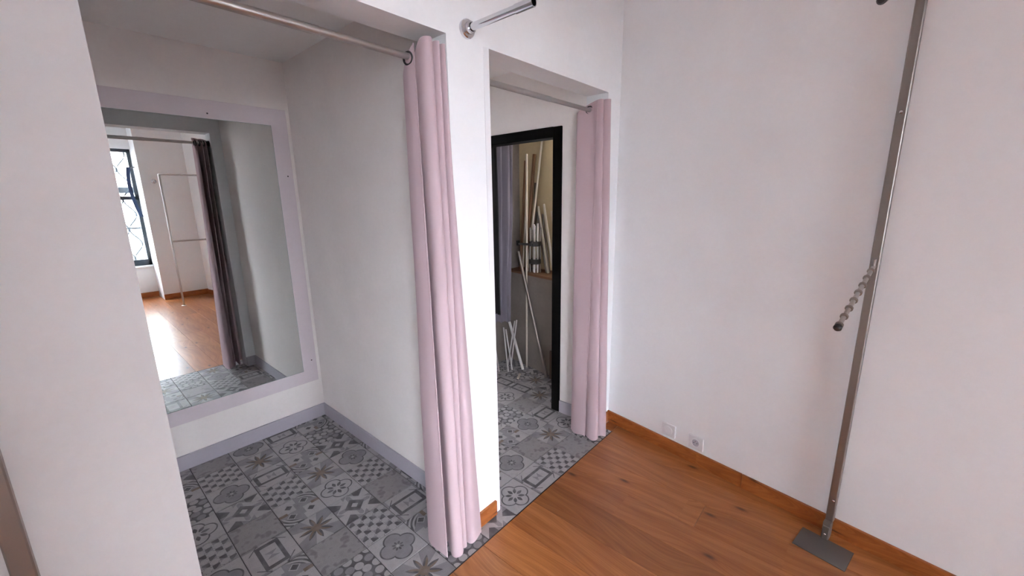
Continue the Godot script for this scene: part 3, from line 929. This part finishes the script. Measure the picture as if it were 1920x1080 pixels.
func storeroom() -> void:
	# outer wall with its ledge and a small side window that lights the niche
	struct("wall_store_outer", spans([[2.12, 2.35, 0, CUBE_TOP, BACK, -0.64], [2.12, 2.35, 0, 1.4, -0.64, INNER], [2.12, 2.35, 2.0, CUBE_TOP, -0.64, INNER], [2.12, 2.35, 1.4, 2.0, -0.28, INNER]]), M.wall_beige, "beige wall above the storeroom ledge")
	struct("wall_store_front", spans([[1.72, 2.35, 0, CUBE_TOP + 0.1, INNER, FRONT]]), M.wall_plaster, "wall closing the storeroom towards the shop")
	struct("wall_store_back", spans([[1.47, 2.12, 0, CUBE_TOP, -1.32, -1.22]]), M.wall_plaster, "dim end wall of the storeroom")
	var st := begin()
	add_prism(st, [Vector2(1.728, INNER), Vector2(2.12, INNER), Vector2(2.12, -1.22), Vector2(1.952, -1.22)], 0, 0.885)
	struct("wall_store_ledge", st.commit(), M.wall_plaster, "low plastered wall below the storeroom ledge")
	st = begin()
	add_prism(st, [Vector2(1.71, INNER), Vector2(2.12, INNER), Vector2(2.12, -1.22), Vector2(1.935, -1.22)], 0.885, 0.905)
	struct("trim_1", st.commit(), M.stick_brown, "ledge board in the storeroom")
	var w := Node3D.new()
	w.name = "window_3"
	add_child(w)
	w.set_meta("kind", "structure")
	w.set_meta("label", "small storeroom window behind the door frame")
	part("window_frame", spans([[2.16, 2.2, 1.4, 1.425, -0.64, -0.28], [2.16, 2.2, 1.975, 2.0, -0.64, -0.28], [2.16, 2.2, 1.4, 2.0, -0.64, -0.615], [2.16, 2.2, 1.4, 2.0, -0.305, -0.28]], 0.002), M.bead_white, w)
	part("pane", spans([[2.178, 2.182, 1.425, 1.975, -0.615, -0.305]]), M.pane_glass, w)
	# hanging sheet and dark coat-like cloth
	var soft := noise(FastNoiseLite.TYPE_SIMPLEX_SMOOTH, 0.02, 2, 99)
	var sh := thing("dust_sheet", "grey dust sheet hanging inside the storeroom doorway", "sheet", Vector3(1.7, 0, -1.03))
	var plan := [Vector2(-0.075, -0.1), Vector2(-0.06, -0.06), Vector2(-0.045, -0.07), Vector2(-0.03, -0.01), Vector2(0.0, -0.02), Vector2(0.02, 0.04), Vector2(0.045, 0.035), Vector2(0.05, 0.07)]
	var low := [Vector2(-0.08, -0.11), Vector2(-0.065, -0.07), Vector2(-0.05, -0.09), Vector2(-0.04, -0.03), Vector2(-0.01, -0.05), Vector2(0.0, 0.0), Vector2(0.03, -0.01), Vector2(0.04, 0.01)]
	part("cloth", cloth(plan, low, [2.33, 2.32, 2.33, 2.32, 2.33, 2.32, 2.33, 2.33], 0.47, 60, 24, 0.004, 0.012, soft), M.sheet_grey, sh)
	part("hanging_rail", tube([Vector3(-0.23, 2.335, -0.17), Vector3(0.1, 2.335, 0.09)], [0.01], 8), M.steel_dark, sh)
	var dk := thing("dark_cloth", "dark cloth hanging just inside the black door frame", "cloth", Vector3(1.53, 0, -0.36))
	var p2 := [Vector2(-0.04, 0.05), Vector2(-0.02, 0.02), Vector2(0.0, 0.03), Vector2(0.01, 0.0), Vector2(0.025, -0.02)]
	part("cloth", cloth(p2, p2, [2.2, 2.2, 2.2, 2.2, 2.2], 0.53, 24, 16, 0.006, 0.008, soft), M.rubber, dk)
	part("hook_rail", tube([Vector3(-0.045, 2.2, 0.055), Vector3(0.03, 2.2, -0.03)], [0.008], 8), M.steel_dark, dk)
	var bk := thing("black_cloth", "black cloth hanging left of the grey dust sheet", "cloth", Vector3(1.6, 0, -1.07))
	var p3 := [Vector2(-0.04, -0.06), Vector2(-0.02, -0.02), Vector2(0.0, -0.03), Vector2(0.012, 0.02), Vector2(0.004, 0.05)]
	part("cloth", cloth(p3, p3, [2.25, 2.25, 2.25, 2.25, 2.25], 0.56, 24, 16, 0.006, 0.008, soft), M.rubber, bk)
	part("hook_rail", tube([Vector3(-0.05, 2.25, -0.07), Vector3(0.01, 2.25, 0.06)], [0.008], 8), M.steel_dark, bk)
	# sticks on the floor
	var n := "long pale stick standing upright in the storeroom doorway"
	stick("long_stick", n, Vector3(1.868, 0.002, -0.94), Vector3(1.885, 1.932, -0.937), 0.009, "stick_pale")
	stick("long_stick", "dark stick leaning left across the lower storeroom wall", Vector3(1.80, 0.002, -0.657), Vector3(1.86, 1.098, -1.02), 0.014, "steel_dull")
	stick("short_stick", "leftmost short white stick leaning under the dust sheet", Vector3(1.679, 0.002, -1.006), Vector3(1.70, 0.41, -1.074), 0.007, "stick_white")
	stick("short_stick", "thin white stick, second from left under the dust sheet", Vector3(1.735, 0.002, -1.01), Vector3(1.765, 0.369, -1.105), 0.007, "stick_white")
	stick("short_stick", "thickest white stick leaning under the dust sheet", Vector3(1.802, 0.002, -0.932), Vector3(1.815, 0.43, -1.105), 0.013, "stick_white")
	stick("short_stick", "tiny white stick end at the foot of the pillar strip", Vector3(1.625, 0.002, -1.071), Vector3(1.645, 0.2, -1.13), 0.006, "stick_white")
	stick("hook_stick", "short white rod crossing behind the thick white stick, left one", Vector3(1.79, 0.002, -1.11), Vector3(1.76, 0.471, -0.99), 0.006, "stick_white")
	stick("hook_stick", "short white rod crossing behind the thick white stick, right one", Vector3(1.8, 0.002, -1.08), Vector3(1.76, 0.486, -0.965), 0.006, "stick_white")
	var scrap := thing("wood_scrap", "small flat wood scrap lying on the storeroom tiles", "scrap", Vector3(1.66, 0, -0.86), 0.5)
	part("piece", box(Vector3(0.1, 0.012, 0.02), 0.002), M.stick_pale, scrap, Vector3(0, 0.006, 0))
	var bd := thing("brown_board", "dark brown board leaning on the low storeroom wall", "board", Vector3(1.83, 0.0, -0.62), atan2(-0.19, 1.0))
	var bst := begin()
	add_prism(bst, [Vector2(-0.03, 0.0), Vector2(-0.015, 0.0), Vector2(-0.015, 0.16), Vector2(-0.03, 0.16)], 0.0, 0.26)
	part("panel", bst.commit(), M.board_brown, bd)
	# sticks on the ledge
	var Y0 := 0.906
	stick("ledge_stick", "tallest stick on the ledge, leaning right up to the door head", Vector3(1.96, Y0, -1.0), Vector3(2.09, 2.15, -0.915), 0.01, "stick_pale", "sticks on the ledge")
	stick("ledge_stick", "brown batten leaning behind the tallest ledge stick", Vector3(2.0, Y0, -1.05), Vector3(2.095, 1.95, -1.02), 0.016, "stick_brown", "sticks on the ledge")
	stick("ledge_stick", "brown stick with dark end left of the tallest ledge stick", Vector3(1.97, Y0, -1.09), Vector3(2.09, 1.9, -1.12), 0.012, "stick_brown", "sticks on the ledge")
	stick("ledge_stick", "short pale stick at the left end of the ledge", Vector3(1.965, Y0, -1.06), Vector3(2.06, 1.5, -1.09), 0.008, "stick_pale", "sticks on the ledge")
	stick("ledge_stick", "grey batten standing in the middle of the beige wall", Vector3(2.055, Y0, -1.006), Vector3(2.1, 1.7, -1.006), 0.015, "board_brown", "sticks on the ledge")
	var tilt := [[Vector3(1.98, Y0, -0.775), Vector3(2.08, 1.49, -0.965), 0.011, "first of the five pale tubes leaning left on the ledge"], [Vector3(1.98, Y0, -0.715), Vector3(2.08, 1.51, -0.9), 0.011, "second of the five pale tubes leaning left on the ledge"],
		[Vector3(2.0, Y0, -0.81), Vector3(2.09, 1.44, -0.99), 0.01, "third of the five pale tubes leaning left on the ledge"], [Vector3(2.03, Y0, -0.8), Vector3(2.1, 1.42, -0.93), 0.01, "fourth of the five pale tubes leaning left on the ledge"], [Vector3(2.06, Y0, -0.7), Vector3(2.105, 1.45, -0.83), 0.012, "rightmost of the five pale tubes leaning left on the ledge"]]
	for t in tilt:
		stick("ledge_tube", t[3], t[0], t[1], t[2], "stick_pale" if t[2] != 0.01 else "steel_dull", "tubes on the ledge")
	# bundle bound with black tape
	var b := thing("taped_bundle", "bundle of short rods bound with black tape on the ledge", "bundle", Vector3(1.955, Y0, -0.9))
	var spots := [[-0.02, -0.045, 0.4], [0.0, -0.02, 0.43], [0.02, 0.01, 0.41], [-0.01, 0.03, 0.44], [0.015, -0.04, 0.38], [-0.02, 0.005, 0.42], [0.02, 0.035, 0.4]]
	for s in spots:
		part("rod", tube([Vector3(s[0], 0, s[1]), Vector3(s[0] + 0.02, s[2], s[1] - 0.012)], [0.009], 8), M.stick_white if s[2] > 0.405 else M.steel_dull, b)
	for y in [0.1, 0.26]:
		part("tape_band", lathe([Vector2(0.05, -0.022), Vector2(0.054, -0.018), Vector2(0.054, 0.018), Vector2(0.05, 0.022)], Vector3(0.004, y, -0.008), Vector3.UP, 16), M.tape_black, b)
	var cl := thing("bar_clamp", "black bar clamp gripping the long pale stick", "clamp", Vector3(1.862, 1.168, -0.94), 0.1)
	part("bar", box(Vector3(0.014, 0.02, 0.17), 0.003), M.tape_black, cl, Vector3(-0.006, 0, 0.0))
	for z in [-0.075, 0.07]:
		part("jaw", box(Vector3(0.03, 0.045, 0.02), 0.004), M.tape_black, cl, Vector3(-0.006, 0.008, z))
